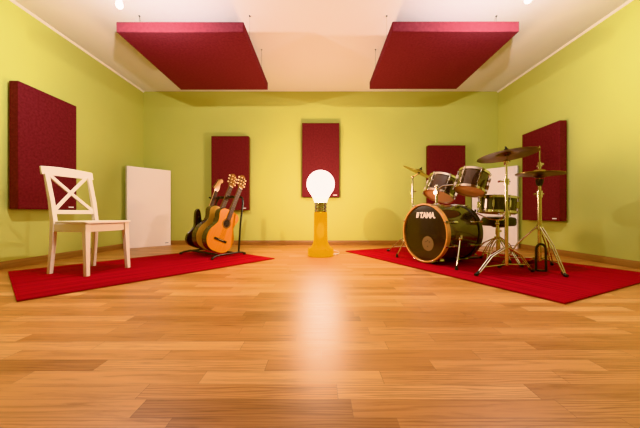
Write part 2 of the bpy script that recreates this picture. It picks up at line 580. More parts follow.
# ------------------------------------------------------------------ pendant lamps
def pendant(label, x, y, z):
    r = thing('pendant_lamp', label, 'lamp', (x, y, z), None, 'bare bulb pendants under the ceiling')
    link_mesh('bulb', lathe(B(), [(0, -0.024), (0.010, -0.022), (0.018, -0.015), (0.023, -0.004), (0.023, 0.006), (0.019, 0.020), (0.014, 0.036), (0.012, 0.05), (0, 0.05)], 20), M_PEND, r)
    point_light('filament_light', r, (0, 0, 0), 84.0, (1.0, 0.94, 0.93), 0.010)
    link_mesh('socket', lathe(B(), [(0, 0.05), (0.017, 0.05), (0.019, 0.056), (0.019, 0.098), (0.012, 0.112), (0, 0.112)], 20), M_BLACKM, r)
    top = H - z
    link_mesh('cord', cyl(B(), (0, 0, 0.11), (0, 0, top - 0.02), 0.003, 8), M_BLACKM, r)
    link_mesh('ceiling_canopy', lathe(B(), [(0, top - 0.028), (0.03, top - 0.024), (0.045, top - 0.008), (0.045, top), (0, top)], 24), M_TRIMW, r)
    return r

pendant('glaring bare bulb pendant hanging above the left side, before the guitar side ceiling panel', -1.475, 2.0, 2.046)
pendant('glaring bare bulb pendant hanging above the right side, before the drum side ceiling panel', 1.53, 2.0, 2.085)

# ------------------------------------------------------------------ rugs
RT = 0.012
def rug(label, A, Bp, C):
    """A corner, A->Bp length direction, A->C width"""
    A, Bp, C = V((*A, 0)), V((*Bp, 0)), V((*C, 0))
    d = Bp - A
    L = d.length
    d.normalize()
    n = V((-d.y, d.x, 0))
    W = (C - A).dot(n)
    c = A + d * L / 2 + n * W / 2
    r = thing('rug', label, 'rug', (c.x, c.y, 0), (0, 0, math.atan2(d.y, d.x)), 'red woven rugs')
    W = abs(W)
    bm = B()
    nx = 24
    rings = []
    for i in range(nx + 1):
        x = -L / 2 + L * i / nx
        rings.append([V((x, -W / 2, 0.0005)), V((x, W / 2, 0.0005)), V((x, W / 2, RT)), V((x, -W / 2, RT))])
    loft(bm, rings)
    link_mesh('pile', bm, M_RUG, r, smooth=False, bevel=0.003)
    for s in (-1, 1):
        link_mesh('bound_edge', box(B(), (s * (L / 2 + 0.004), 0, RT / 2), (0.014, W, RT * 0.8)), M_RUG, r, smooth=False)
    return r

rug('red woven rug on the floor under the white chair and the guitar rack', (-1.745, 1.580), (-0.520, 3.065), (-2.705, 2.38))
rug('red woven rug on the floor under the drum kit', (1.375, 1.541), (0.352, 3.68), (2.79, 2.27))

# ------------------------------------------------------------------ chair
def chair():
    r = thing('chair', 'white wooden chair with a cross back standing on the left red rug', 'chair', (-2.008, 2.39, RT), (0, 0, math.radians(-13)))
    r.scale = (0.90, 0.91, 1.0)
    k = dict(bevel=0.003)
    for s in (-1, 1):
        link_mesh('front_leg', beam(B(), [((0.212, s * 0.197, 0), 0.0165, 0.0165), ((0.198, s * 0.19, 0.25), 0.020, 0.020), ((0.19, s * 0.186, 0.418), 0.0235, 0.0225)]), M_CHAIR, r, **k)
        link_mesh('rear_post', beam(B(), [((-0.232, s * 0.192, 0), 0.0165, 0.016), ((-0.205, s * 0.187, 0.25), 0.021, 0.017), ((-0.197, s * 0.185, 0.44), 0.024, 0.0175), ((-0.222, s * 0.186, 0.60), 0.020, 0.0175), ((-0.285, s * 0.188, 0.845), 0.0135, 0.017)]), M_CHAIR, r, **k)
        link_mesh('side_apron', box(B(), (0.0, s * 0.187, 0.384), (0.36, 0.02, 0.066)), M_CHAIR, r, **k)
    link_mesh('front_apron', box(B(), (0.192, 0, 0.384), (0.02, 0.335, 0.066)), M_CHAIR, r, **k)
    link_mesh('rear_apron', box(B(), (-0.197, 0, 0.384), (0.02, 0.335, 0.066)), M_CHAIR, r, **k)
    seat = [(-0.172, -0.19), (0.222, -0.218), (0.234, -0.206), (0.234, 0.206), (0.222, 0.218), (-0.172, 0.19)]
    bm = loft(B(), [[V((x, y, 0.419)) for x, y in seat], [V((x, y, 0.439)) for x, y in seat]])
    link_mesh('seat', bm, M_CHAIR, r, bevel=0.005)
    def px(z):
        return -0.197 - 0.088 * max(0, (z - 0.44) / 0.405) ** 1.2
    rings = []
    for i in range(15):
        u = -1 + 2 * i / 14
        y = u * 0.225
        x = -0.292 - 0.028 * (1 - u * u)
        zc = 0.862 + 0.008 * (1 - u * u)
        hh = 0.034 + 0.006 * (1 - u * u)
        rings.append([V((x - 0.011 - 0.008, y, zc + hh)), V((x - 0.011 + 0.008, y, zc - hh)), V((x + 0.011 + 0.008, y, zc - hh)), V((x + 0.011 - 0.008, y, zc + hh))])
    link_mesh('top_rail', loft(B(), rings), M_CHAIR, r, **k)
    rings = []
    for i in range(9):
        u = -1 + 2 * i / 8
        y = u * 0.178
        x = px(0.515) - 0.018 * (1 - u * u)
        rings.append([V((x - 0.010, y, 0.532)), V((x - 0.010, y, 0.497)), V((x + 0.010, y, 0.497)), V((x + 0.010, y, 0.532))])
    link_mesh('lower_rail', loft(B(), rings), M_CHAIR, r, **k)
    for s in (-1, 1):
        a = V((px(0.525) - 0.004, -s * 0.172, 0.525))
        b = V((px(0.845) - 0.014, s * 0.172, 0.845))
        mid = (a + b) / 2 + V((-0.016 + 0.002 * s, 0, 0))
        rings = []
        pts = [a, mid, b]
        for i in range(9):
            q = i / 8
            p = a * (1 - q) ** 2 + mid * 2 * q * (1 - q) + b * q ** 2
            d = (b - a).normalized()
            sx = V((1, 0, 0.2)).normalized()
            w = d.cross(sx).normalized()
            rings.append([p - w * 0.0145 - sx * 0.008, p + w * 0.0145 - sx * 0.008, p + w * 0.0145 + sx * 0.008, p - w * 0.0145 + sx * 0.008])
        link_mesh('cross_brace', loft(B(), rings), M_CHAIR, r, **k)
    return r
chair()

# ------------------------------------------------------------------ bulb lamp
def bulb_lamp():
    r = thing('floor_lamp', 'glowing giant bulb lamp on an orange glass column in the middle of the floor', 'lamp', (0.008, 3.33, 0))
    col_prof = [(0.080, 0.53), (0.081, 0.40), (0.082, 0.26), (0.085, 0.19), (0.094, 0.150), (0.108, 0.122), (0.124, 0.108), (0.132, 0.102), (0.146, 0.096), (0.155, 0.084), (0.159, 0.060), (0.159, 0.028), (0.153, 0.008), (0.140, 0.0)]
    inner = [(max(0.001, q - 0.006), z) for q, z in reversed(col_prof)]
    inner[0] = (0.132, 0.006)
    link_mesh('glass_column', lathe(B(), col_prof + inner, 48, close=True), M_OGLASS, r)
    ch = []
    z = 0.53
    for i in range(3):
        ch += [(0.070, z), (0.077, z + 0.006), (0.079, z + 0.020), (0.077, z + 0.034), (0.070, z + 0.040)]
        z += 0.042
    ch = [(0, 0.528)] + ch + [(0, z)]
    link_mesh('metal_collar', lathe(B(), ch, 48), M_CHROME, r)
    zc, R = 0.876, 0.170
    prof = [(0, zc + R)]
    for i in range(1, 21):
        a = PI / 2 - i * (math.radians(90 + 40) / 20)
        prof.append((R * math.cos(a), zc + R * math.sin(a)))
    prof += [(0.113, zc - 0.137), (0.096, zc - 0.165), (0.084, zc - 0.195), (0.078, 0.66), (0.076, 0.652), (0, 0.652)]
    link_mesh('bulb_globe', lathe(B(), prof, 48), M_GLOBE, r)
    point_light('globe_light', r, (0, 0, zc), 92.0, (1.0, 0.71, 0.52), 0.15)
    point_light('column_light', r, (0, 0, 0.31), 0.015, (0.8, 1.0, 0.0), 0.04)
    bm = B()
    ball(bm, (0, 0, 0.31), 0.048, 20, (1, 1, 2.0))
    link_mesh('inner_bulb', bm, M_INNER, r)
    link_mesh('inner_socket', lathe(B(), [(0, 0.40), (0.02, 0.40), (0.02, 0.44), (0.006, 0.45), (0.006, 0.53), (0, 0.53)], 16), M_TRIMW, r)
    pts = catmull([(0.14, 0.06, 0.006), (0.20, 0.07, 0.005), (0.24, 0.30, 0.005), (0.10, 0.70, 0.005), (0.12, 1.10, 0.005)], 8, False)
    cb = link_mesh('power_cord', tube(B(), pts, 0.0035, 8), M_CABLE, r)
    sw = link_mesh('cord_switch', box(B(), (0.192, 0.07, 0.010), (0.055, 0.024, 0.018)), M_CABLE, cb, bevel=0.004)
    return r
bulb_lamp()

# ------------------------------------------------------------------ guitars
L_DIR = V((0.6, 0.8, 0))
R_DIR = V((-0.8, 0.6, 0))
ANG = math.atan2(0.8, 0.6)
P1 = V((-1.232, 3.145, 0.078))

def half_outline(half):
    pts = [(x, z) for x, z in half] + [(-x, z) for x, z in reversed(half) if x > 1e-6]
    pts = [(p[0], p[1], 0) for p in pts]
    return [(q.x, q.y) for q in catmull(pts, 5)]

def guitar_matrix(base, lean, roll=0.0):
    return Matrix.Rotation(ANG, 3, 'Z') @ Matrix.Rotation(math.radians(roll), 3, 'X') @ Matrix.Rotation(math.radians(lean), 3, 'Y')

def acoustic(label, base, lean, top, k=1.0, classical=True):
    r = thing('classical_guitar' if classical else 'folk_guitar', label, 'guitar', base, guitar_matrix(base, lean), 'guitars in the rack')
    half = [(0, 0), (0.075, 0.006), (0.135, 0.036), (0.176, 0.095), (0.186, 0.155), (0.172, 0.215), (0.138, 0.272), (0.119, 0.315), (0.122, 0.360), (0.139, 0.405), (0.139, 0.445), (0.105, 0.480), (0.05, 0.491), (0, 0.492)]
    half = [(x * k, z * k) for x, z in half]
    out = half_outline(half)
    D = 0.098
    yf = -D / 2
    link_mesh('body', prism(B(), out, yf + 0.004, D / 2), M_ROSE, r, bevel=0.003)
    sb = [(x * 0.988, 0.246 * k + (z - 0.246 * k) * 0.991) for x, z in out]
    link_mesh('soundboard', prism(B(), sb, yf, yf + 0.0045), top, r)
    hz = 0.335 * k
    Mh = Matrix.Translation((0, yf, hz)) @ Matrix.Rotation(PI / 2, 4, 'X')
    link_mesh('rosette', lathe(B(), [(0.043, 0.0), (0.043, 0.0015), (0.060, 0.0015), (0.060, 0.0)], 32, Mh, close=True), M_MAHOG, r)
    link_mesh('sound_hole', lathe(B(), [(0, 0.0012), (0.043, 0.0012), (0.043, 0), (0, 0)], 32, Mh), M_HOLE, r)
    bz = 0.135 * k
    bm = B()
    box(bm, (0, yf - 0.004, bz), (0.175, 0.008, 0.024))
    br = link_mesh('bridge', bm, M_HOLE, r, bevel=0.003)
    link_mesh('saddle', box(B(), (0, yf - 0.009, bz + 0.004), (0.075, 0.004, 0.004)), M_PEGS, br, smooth=False)
    nz = bz + 0.65
    link_mesh('neck', beam(B(), [((0, yf + 0.012, 0.47 * k), 0.029, 0.014), ((0, yf + 0.006, 0.56), 0.027, 0.012), ((0, yf + 0.005, nz), 0.025, 0.010)]), M_MAHOG, r, bevel=0.006)
    fb = link_mesh('fretboard', beam(B(), [((0, yf - 0.006, hz + 0.045), 0.029, 0.004), ((0, yf - 0.007, nz), 0.0255, 0.003)]), M_FRET, r)
    link_mesh('nut', box(B(), (0, yf - 0.008, nz + 0.003), (0.052, 0.010, 0.005)), M_PEGS, r, smooth=False)
    for i in range(12):
        f = bz + 0.65 * 2 ** (-(i + 1) / 12)
        link_mesh('fret', box(B(), (0, yf - 0.0105, f), (0.051, 0.002, 0.0018)), M_STRING, fb, smooth=False)
    # tilted headstock
    Hm = Matrix.Translation((0, yf, nz)) @ Matrix.Rotation(math.radians(12), 4, 'X')
    Hm = Matrix.Translation((0, yf, nz)) @ Matrix.Rotation(math.radians(-12), 4, 'X')
    ho = [(-0.025, 0), (-0.036, 0.03), (-0.037, 0.165), (-0.022, 0.172), (0, 0.182), (0.022, 0.172), (0.037, 0.165), (0.036, 0.03), (0.025, 0)]
    hd = link_mesh('headstock', prism(B(), ho, -0.006, 0.012, Hm), M_MAHOG, r, bevel=0.002)
    if classical:
        for s in (-1, 1):
            link_mesh('slot', box(B(), (s * 0.017, -0.0065, 0.095), (0.012, 0.002, 0.115), Hm), M_HOLE, hd, smooth=False)
    for s in (-1, 1):
        for i in range(3):
            zz = 0.05 + i * 0.043
            bm = B()
            tube(bm, [Hm @ V((s * 0.030, 0.003, zz)), Hm @ V((s * 0.050, 0.003, zz))], 0.003, 8)
            box(bm, (s * 0.055, 0.003, zz), (0.016, 0.009, 0.019), Hm)
            lathe(bm, [(0, 0), (0.007, 0), (0.007, 0.012), (0, 0.013)], 10, Hm @ Matrix.Translation((s * 0.02, -0.006, zz)) @ Matrix.Rotation(PI / 2, 4, 'X'))
            link_mesh('tuning_peg', bm, M_PEGS, hd)
    for i in range(6):
        x = (i - 2.5)
        link_mesh('string', tube(B(), [(x * 0.0112, yf - 0.012, bz + 0.004), (x * 0.0078, yf - 0.013, nz + 0.003)], 0.0007, 6), M_STRING, r)
    return r

def electric(label, base, lean):
    r = thing('electric_guitar', label, 'guitar', base, guitar_matrix(base, lean), 'guitars in the rack')
    o = [(0, 0), (0.09, 0.008), (0.148, 0.05), (0.158, 0.12), (0.128, 0.19), (0.114, 0.245), (0.132, 0.30), (0.146, 0.36), (0.128, 0.402), (0.085, 0.36), (0.046, 0.338), (-0.046, 0.343), (-0.075, 0.385), (-0.108, 0.44), (-0.145, 0.465), (-0.165, 0.415), (-0.140, 0.32), (-0.118, 0.25), (-0.135, 0.19), (-0.166, 0.12), (-0.155, 0.05), (-0.09, 0.008)]
    out = [(q.x, q.y) for q in catmull([(a, b, 0) for a, b in o], 5)]
    yf = -0.022
    link_mesh('body', prism(B(), out, yf, 0.022), M_SUNB, r, bevel=0.007, seg=3)
    pg = [(0.10, 0.06), (0.11, 0.12), (0.085, 0.2), (0.09, 0.27), (0.105, 0.33), (0.05, 0.315), (-0.05, 0.32), (-0.11, 0.38), (-0.10, 0.28), (-0.06, 0.16), (0.04, 0.12)]
    link_mesh('pickguard', prism(B(), [(q.x, q.y) for q in catmull([(a, b, 0) for a, b in pg], 4)], yf - 0.002, yf + 0.0005), M_BLACKM, r)
    for z in (0.165, 0.225, 0.29):
        link_mesh('pickup', box(B(), (0, yf - 0.005, z), (0.084, 0.010, 0.017)), M_TAG, r, bevel=0.004)
    link_mesh('bridge', box(B(), (0, yf - 0.006, 0.118), (0.078, 0.012, 0.036)), M_CHROME, r, bevel=0.002)
    for i, z in enumerate((0.085, 0.115, 0.15)):
        link_mesh('control_knob', lathe(B(), [(0, 0.016), (0.010, 0.016), (0.012, 0), (0, 0)], 14, Matrix.Translation((0.088 - i * 0.004, yf, z)) @ Matrix.Rotation(PI / 2, 4, 'X')), M_TAG, r)
    nz = 0.118 + 0.648
    link_mesh('neck', beam(B(), [((0, yf + 0.002, 0.325), 0.028, 0.012), ((0, yf + 0.002, nz), 0.0215, 0.010)]), M_MAPLE, r, bevel=0.006)
    link_mesh('fretboard', beam(B(), [((0, yf - 0.012, 0.325), 0.028, 0.003), ((0, yf - 0.012, nz), 0.0215, 0.003)]), M_FRET, r)
    ho = [(-0.021, 0), (-0.034, 0.022), (-0.046, 0.03), (-0.036, 0.075), (-0.022, 0.135), (-0.008, 0.162), (0.014, 0.182), (0.040, 0.180), (0.052, 0.158), (0.045, 0.135), (0.026, 0.126), (0.030, 0.095), (0.034, 0.055), (0.032, 0.02), (0.021, 0)]
    hd = link_mesh('headstock', prism(B(), ho, yf - 0.006, yf + 0.008, Matrix.Translation((0, 0, nz))), M_MAPLE, r, bevel=0.002)
    for i in range(6):
        zz = nz + 0.04 + i * 0.023
        x0 = -0.042 + i * 0.0075
        bm = B()
        tube(bm, [(x0 + 0.012, yf, zz), (x0 - 0.008, yf, zz)], 0.003, 8)
        box(bm, (x0 - 0.013, yf, zz), (0.012, 0.007, 0.013))
        link_mesh('tuning_peg', bm, M_CHROME, hd)
    for i in range(6):
        x = i - 2.5
        link_mesh('string', tube(B(), [(x * 0.0105, yf - 0.016, 0.118), (x * 0.007, yf - 0.017, nz)], 0.0007, 6), M_STRING, r)
    return r

acoustic('orange topped classical guitar, frontmost in the black rack', P1, 24.0, M_SPRUCE).scale = (0.97, 1.0, 1.045)
acoustic('honey coloured acoustic guitar leaning in the middle of the black rack', P1 + R_DIR * 0.20 + V((0, 0, 0.008)), 23.6, M_SPRUCE2, 1.03, False).scale = (1.0, 1.0, 1.07)
electric('dark electric guitar with a pale maple headstock, rearmost in the black rack', P1 + R_DIR * 0.385 + L_DIR * 0.0 + V((0, 0, 0.012)), 20.0)

def guitar_rack():
    r = thing('guitar_rack', 'black tubular guitar rack holding three guitars on the left red rug', 'guitar rack', (P1.x, P1.y, RT), (0, 0, ANG))
    # local x = sideways (L_DIR), local y = row direction away from the camera (R_DIR)
    y0, y1 = -0.115, 0.47
    def frame(y):
        q = 1 if y < 0.2 else -1
        f = link_mesh('end_frame', tube(B(), [(0.262, y, 0.035), (0.290, y, 0.40), (0.324, y, 0.62), (0.331, y + q * 0.008, 0.660), (0.337, y + q * 0.026, 0.690), (0.340, y + q * 0.055, 0.707), (0.340, y + q * 0.085, 0.710)], 0.0115, 14), M_BLACKM, r)
        b = link_mesh('foot_bar', tube(B(), [(-0.115, y + q * -0.05, 0.016), (-0.08, y + q * -0.042, 0.030), (0.0, y + q * -0.03, 0.036), (0.26, y, 0.036), (0.32, y, 0.028), (0.345, y, 0.015)], 0.0115, 14), M_BLACKM, r)
        for x, dy in ((-0.12, q * -0.052), (0.347, 0)):
            link_mesh('rubber_foot', lathe(B(), [(0, 0), (0.016, 0), (0.017, 0.012), (0.013, 0.026), (0, 0.028)], 14, Matrix.Translation((x, y + dy, 0))), M_RUBBER, b)
    frame(y0)
    frame(y1)
    link_mesh('top_bar', tube(B(), [(0.340, y0 + 0.08, 0.710), (0.340, y1 + 0.14, 0.710)], 0.0115, 14), M_BLACKM, r)
    for y in (0.02, 0.085, 0.235, 0.295, 0.42, 0.50):
        link_mesh('neck_divider', tube(B(), [(0.340, y, 0.712), (0.30, y, 0.715), (0.245, y, 0.718)], 0.010, 12), M_RUBBER, r)
    for x, z in ((-0.03, 0.044), (0.166, 0.044)):
        link_mesh('cradle_bar', tube(B(), [(x, y0, z), (x, y1, z)], 0.0115, 14), M_BLACKM, r)
    return r
guitar_rack()

# ------------------------------------------------------------------ drums
A_DIR = V((0.914, 0.406, 0))      # bass drum axis, from front head to pedal
T_DIR = V((0.406, -0.914, 0))

def hoop_bm(R, z0, z1, th=0.008, seg=48):
    return lathe(B(), [(R, z0), (R + th, z0), (R + th, z1), (R, z1)], seg, close=True)

def drum(name, label, cat, loc, rot, D, depth, shell, hoopm, top_m, bot_m, nl, group=None, tall_lug=True):
    """drum whose axis is local z, centre at the origin"""
    r = thing(name, label, cat, loc, rot, group)
    R = D / 2
    h = depth / 2
    sh = link_mesh('shell', lathe(B(), [(R, -h + 0.01), (R, h - 0.01), (R - 0.008, h - 0.01), (R - 0.008, -h + 0.01)], 56, close=True), shell, r)
    for s, m, nm in ((1, top_m, 'batter_head'), (-1, bot_m, 'resonant_head')):
        link_mesh(nm, lathe(B(), [(0, s * h), (R - 0.004, s * h), (R + 0.003, s * (h - 0.008)), (R + 0.003, s * (h - 0.012)), (0, s * (h - 0.003))], 56), m, r)
        a, b = (h - 0.014, h + 0.010) if s > 0 else (-h - 0.010, -h + 0.014)
        link_mesh('hoop', hoop_bm(R + 0.003, a, b, 0.006), hoopm, r)
    for i in range(nl):
        a = 2 * PI * (i + 0.5) / nl
        M = Matrix.Rotation(a, 4, 'Z')
        bm = B()
        if tall_lug:
            for s in (-1, 1):
                box(bm, (R + 0.011, 0, s * (h - 0.055)), (0.022, 0.017, 0.042), M)
            cyl(bm, M @ V((R + 0.014, 0, -h + 0.0)), M @ V((R + 0.014, 0, h - 0.0)), 0.0035, 8)
        else:
            box(bm, (R + 0.011, 0, 0), (0.022, 0.017, depth * 0.45), M)
            cyl(bm, M @ V((R + 0.014, 0, -h)), M @ V((R + 0.014, 0, h)), 0.0035, 8)
        for s in (-1, 1):
            box(bm, (R + 0.012, 0, s * (h + 0.002)), (0.014, 0.012, 0.018), M)
        link_mesh('lug', bm, M_CHROME, r, bevel=0.002)
    return r

def rot_axis(d):
    return V(d).to_track_quat('Z', 'Y').to_matrix()

def foot(bm_parent, p, m=M_RUBBER):
    return link_mesh('rubber_foot', lathe(B(), [(0, -0.008), (0.013, -0.008), (0.015, 0.004), (0.012, 0.026), (0.009, 0.034), (0, 0.034)], 14, Matrix.Translation(V(p))), m, bm_parent)

# --- bass drum
BF = V((1.065, 2.78, 0.318))
def bass_drum():
    R, dep = 0.287, 0.46
    c = BF + A_DIR * dep / 2
    # local frame: z = towards the audience (-A_DIR), y = up, x = to the viewer's right of the head
    zc = -A_DIR
    yc = V((0, 0, 1))
    xc = yc.cross(zc)
    Mr = Matrix((xc, yc, zc)).transposed()
    r = thing('bass_drum', 'black bass drum with white lettering on its front skin, on the red rug', 'drum', c, Mr)
    h = dep / 2
    link_mesh('shell', lathe(B(), [(R, -h + 0.02), (R, h - 0.02), (R - 0.008, h - 0.02), (R - 0.008, -h + 0.02)], 72, close=True), M_SHELL, r)
    link_mesh('front_hoop', hoop_bm(R - 0.004, h - 0.030, h + 0.016, 0.017, 72), M_AHOOP, r, bevel=0.003)
    link_mesh('rear_hoop', hoop_bm(R - 0.004, -h - 0.016, -h + 0.030, 0.017, 72), M_DHOOP, r, bevel=0.003)
    fh = link_mesh('front_head', lathe(B(), [(0, h + 0.002), (R - 0.012, h + 0.002), (R - 0.003, h - 0.006), (R - 0.003, h - 0.012), (0, h - 0.006)], 72), M_BHEAD, r)
    link_mesh('rear_head', lathe(B(), [(0, -h - 0.002), (R - 0.003, -h - 0.002), (R - 0.003, -h + 0.008), (0, -h + 0.006)], 72), M_HEAD, r)
    # port with the patch of the beater skin behind it
    px_, py_ = 0.050, -0.105
    Mp = Matrix.Translation((px_, py_, h + 0.0025))
    pt = link_mesh('port_patch', lathe(B(), [(0, 0.0012), (0.074, 0.0012), (0.074, 0), (0, 0)], 40, Mp), M_PORT, r)
    for dx, dy in ((0, 0.03), (-0.022, 0.018), (0.022, 0.018), (0, -0.028)):
        link_mesh('patch_dot', lathe(B(), [(0, 0.0022), (0.006, 0.0022), (0.006, 0), (0, 0)], 12, Mp @ Matrix.Translation((dx, dy, 0.0006))), M_HOLE, pt)
    # lettering: slanted bar mark, then the word
    def flat(polys, dz=0.0032):
        bm = B()
        for poly in polys:
            loft(bm, [[V((x, y, h + 0.002)) for x, y in poly], [V((x, y, h + dz)) for x, y in poly]])
        return bm
    cu = bpy.data.curves.new('word', 'FONT')
    cu.body = 'TAMA.'
    cu.size = 0.098
    cu.extrude = 0.0007
    cu.offset = 0.0035
    cu.shear = 0.12
    cu.align_x = 'LEFT'
    cu.space_character = 0.92
    tmp = bpy.data.objects.new('word', cu)
    col.objects.link(tmp)
    bpy.context.view_layer.update()
    me = bpy.data.meshes.new_from_object(tmp.evaluated_get(bpy.context.evaluated_depsgraph_get()))
    bpy.data.objects.remove(tmp)
    xs = [v.co.x for v in me.vertices]
    wid = max(xs) - min(xs)
    sx = 0.205 / wid
    x0, y0 = -0.058, 0.152
    for v in me.vertices:
        v.co = V(((v.co.x - min(xs)) * sx + x0, v.co.y * 0.84 + y0, h + 0.0034 + v.co.z))
    me.materials.append(M_INK)
    lo = bpy.data.objects.new('lettering', me)
    col.objects.link(lo)
    lo.parent = fh
    link_mesh('emblem', flat([[(x0 - 0.052, y0), (x0 - 0.034, y0), (x0 - 0.022, y0 + 0.058), (x0 - 0.040, y0 + 0.058)],
                              [(x0 - 0.030, y0), (x0 - 0.021, y0), (x0 - 0.009, y0 + 0.058), (x0 - 0.018, y0 + 0.058)],
                              [(x0 - 0.036, y0 + 0.038), (x0 - 0.012, y0 + 0.020), (x0 - 0.010, y0 + 0.034), (x0 - 0.034, y0 + 0.050)]]), M_INK, fh, smooth=False)
    for i in range(8):
        a = 2 * PI * (i + 0.5) / 8
        M = Matrix.Rotation(a, 4, 'Z')
        for s in (-1, 1):
            bm = B()
            box(bm, (R + 0.010, 0, s * (h - 0.115)), (0.022, 0.018, 0.055), M)
            link_mesh('lug', bm, M_CHROME, r, bevel=0.003)
            bm = B()
            cyl(bm, M @ V((R + 0.012, 0, s * (h - 0.10))), M @ V((R + 0.016, 0, s * (h + 0.012))), 0.0035, 8)
            box(bm, (R + 0.013, 0, s * (h + 0.002)), (0.014, 0.022, 0.036), M)
            cyl(bm, M @ V((R + 0.016, 0, s * (h + 0.02))), M @ V((R + 0.016, 0, s * (h + 0.034))), 0.005, 8)
            link_mesh('tension_claw', bm, M_CHROME, r, bevel=0.002)
    inv = (Matrix.Translation(c) @ Mr.to_4x4()).inverted()
    def w(p):
        return inv @ V(p)
    # spurs (world positions of their feet from the photograph)
    for top, ft in (((1.325, 2.575, 0.275), (1.215, 2.42, RT + 0.012)), ((0.985, 3.065, 0.285), (0.885, 3.125, RT + 0.012))):
        tv = V(top)
        bm = B()
        tube(bm, [w(tv), w(tv * 0.45 + V(ft) * 0.55), w(ft)], [0.0085, 0.0075, 0.006], 12)
        ball(bm, w(tv), 0.022, 12)
        box(bm, w(tv + V((0, 0, 0.02))), (0.03, 0.035, 0.03))
        sp = link_mesh('spur', bm, M_CHROME, r)
        link_mesh('rubber_foot', tube(B(), [w(V(ft) + V((0, 0, 0.032))), w(V(ft) + V((0, 0, -0.011)))], [0.010, 0.016], 12), M_RUBBER, sp)
    # tom mount on top of the shell
    m0 = V((1.222, 2.852, 0))
    bm = B()
    cyl(bm, w((m0.x, m0.y, 0.585)), w((m0.x, m0.y, 0.80)), 0.0135, 16)
    lathe(bm, [(0, 0), (0.035, 0), (0.035, 0.02), (0.022, 0.035), (0, 0.035)], 20, inv @ Matrix.Translation((m0.x, m0.y, 0.590)))
    ball(bm, w((m0.x, m0.y, 0.80)), 0.022, 14)
    box(bm, w((m0.x, m0.y, 0.735)), (0.04, 0.034, 0.036))
    mt = link_mesh('tom_mount', bm, M_CHROME, r, bevel=0.002)
    for tgt in (V((1.290, 2.915, 0.79)), V((1.366, 2.802, 0.81))):
        s0 = V((m0.x, m0.y, 0.765))
        link_mesh('tom_arm', tube(B(), [w(s0), w(s0 * 0.6 + tgt * 0.4 + V((0, 0, 0.02))), w(tgt)], 0.009, 12), M_CHROME, mt)
    return r
bass_drum()

# --- toms
def tilt(deg, side=0.0):
    a = math.radians(deg)
    b = math.radians(side)
    return (A_DIR * math.sin(a) + T_DIR * math.sin(b) + V((0, 0, math.cos(a)))).normalized()

GT = 'rack toms above the bass drum'
drum('tom_drum', 'black rack tom over the bass drum, the one nearer the lamp', 'drum', (1.378, 3.09, 0.806), rot_axis(tilt(26)), 0.318, 0.205, M_SHELL, M_CHROME, M_HEAD, M_HEAD, 6, GT)
drum('tom_drum', 'black rack tom over the bass drum, the one nearer the snare drum', 'drum', (1.515, 2.715, 0.828), rot_axis(tilt(22)), 0.268, 0.190, M_SHELL, M_CHROME, M_HEAD, M_HEAD, 6, GT)

# --- snare and stand
SN = V((1.82, 2.79, 0.602))
drum('snare_drum', 'black snare drum with chrome hoops between the bass drum and the hi-hat', 'drum', SN, rot_axis(tilt(5)), 0.325, 0.150, M_SNARE, M_CHROME, M_HEAD, M_HEAD, 8, None, False)

def stand_legs(r, cx, cy, z_collar, z_low, feet, double=True, legm=M_CHROME, rad=0.0065):
    """tripod legs with lower braces; feet are offsets from the pole; returns nothing"""
    for fx, fy in feet:
        d = V((fx, fy, 0))
        s = V((-fy, fx, 0)).normalized() * 0.011
        top = V((cx, cy, z_collar)) + d * 0.06
        ft = V((cx + fx, cy + fy, RT + 0.014))
        mid = top * 0.5 + ft * 0.5 + V((0, 0, 0.035))
        bm = B()
        if double:
            for k in (-1, 1):
                tube(bm, [top + s * k, mid + s * k, ft * 0.9 + top * 0.1 + s * k * 0.9, ft + s * k * 0.3], rad * 0.8, 10)
        else:
            tube(bm, [top, mid, ft], rad, 10)
        low = V((cx, cy, z_low)) + d * 0.05
        tube(bm, [low, mid * 0.35 + ft * 0.65 + V((0, 0, 0.004))], rad * 0.7, 8)
        lg = link_mesh('leg', bm, legm, r)
        dn = d.normalized()
        link_mesh('rubber_foot', tube(B(), [ft - dn * 0.030 + V((0, 0, 0.018)), ft, ft + dn * 0.018 + V((0, 0, -0.002))], [0.010, 0.015, 0.011], 12), M_RUBBER, lg)

def ang_feet(angs, r):
    return [(r * math.cos(math.radians(a)), r * math.sin(math.radians(a))) for a in angs]

def snare_stand():
    r = thing('snare_stand', 'chrome tripod stand under the snare drum', 'drum stand', (SN.x, SN.y, 0))
    bm = B()
    cyl(bm, (0, 0, 0.07), (0, 0, 0.40), 0.0125, 16)
    cyl(bm, (0, 0, 0.30), (0, 0, 0.36), 0.019, 16)
    box(bm, (0.024, 0, 0.335), (0.03, 0.012, 0.02))
    link_mesh('pole', bm, M_GOLD, r)
    bm = B()
    ball(bm, (0, 0, 0.41), 0.02, 12)
    cyl(bm, (0, 0, 0.40), (0, 0, 0.448), 0.012, 12)
    link_mesh('tilter', bm, M_CHROME, r)
    up = tilt(5)
    for a in (20, 140, 260):
        d = V((math.cos(math.radians(a)), math.sin(math.radians(a)), 0))
        d = (d - up * d.dot(up)).normalized()
        base = V((0, 0, 0.445))
        e1 = base + d * 0.20 + up * 0.028
        e1 = V((0, 0, SN.z)) - up * 0.094 + d * 0.197
        e2 = e1 + up * 0.03
        ar = link_mesh('basket_arm', tube(B(), [base, base + d * 0.08 + up * 0.012, e1 - d * 0.02, e1, e2], 0.006, 10), M_CHROME, r)
        link_mesh('rubber_grip', tube(B(), [e2 - up * 0.016, e2 + up * 0.012], 0.0095, 10), M_RUBBER, ar)
    stand_legs(r, 0, 0, 0.27, 0.075, ang_feet((215, 95, 285), 0.25))
    return r
snare_stand()

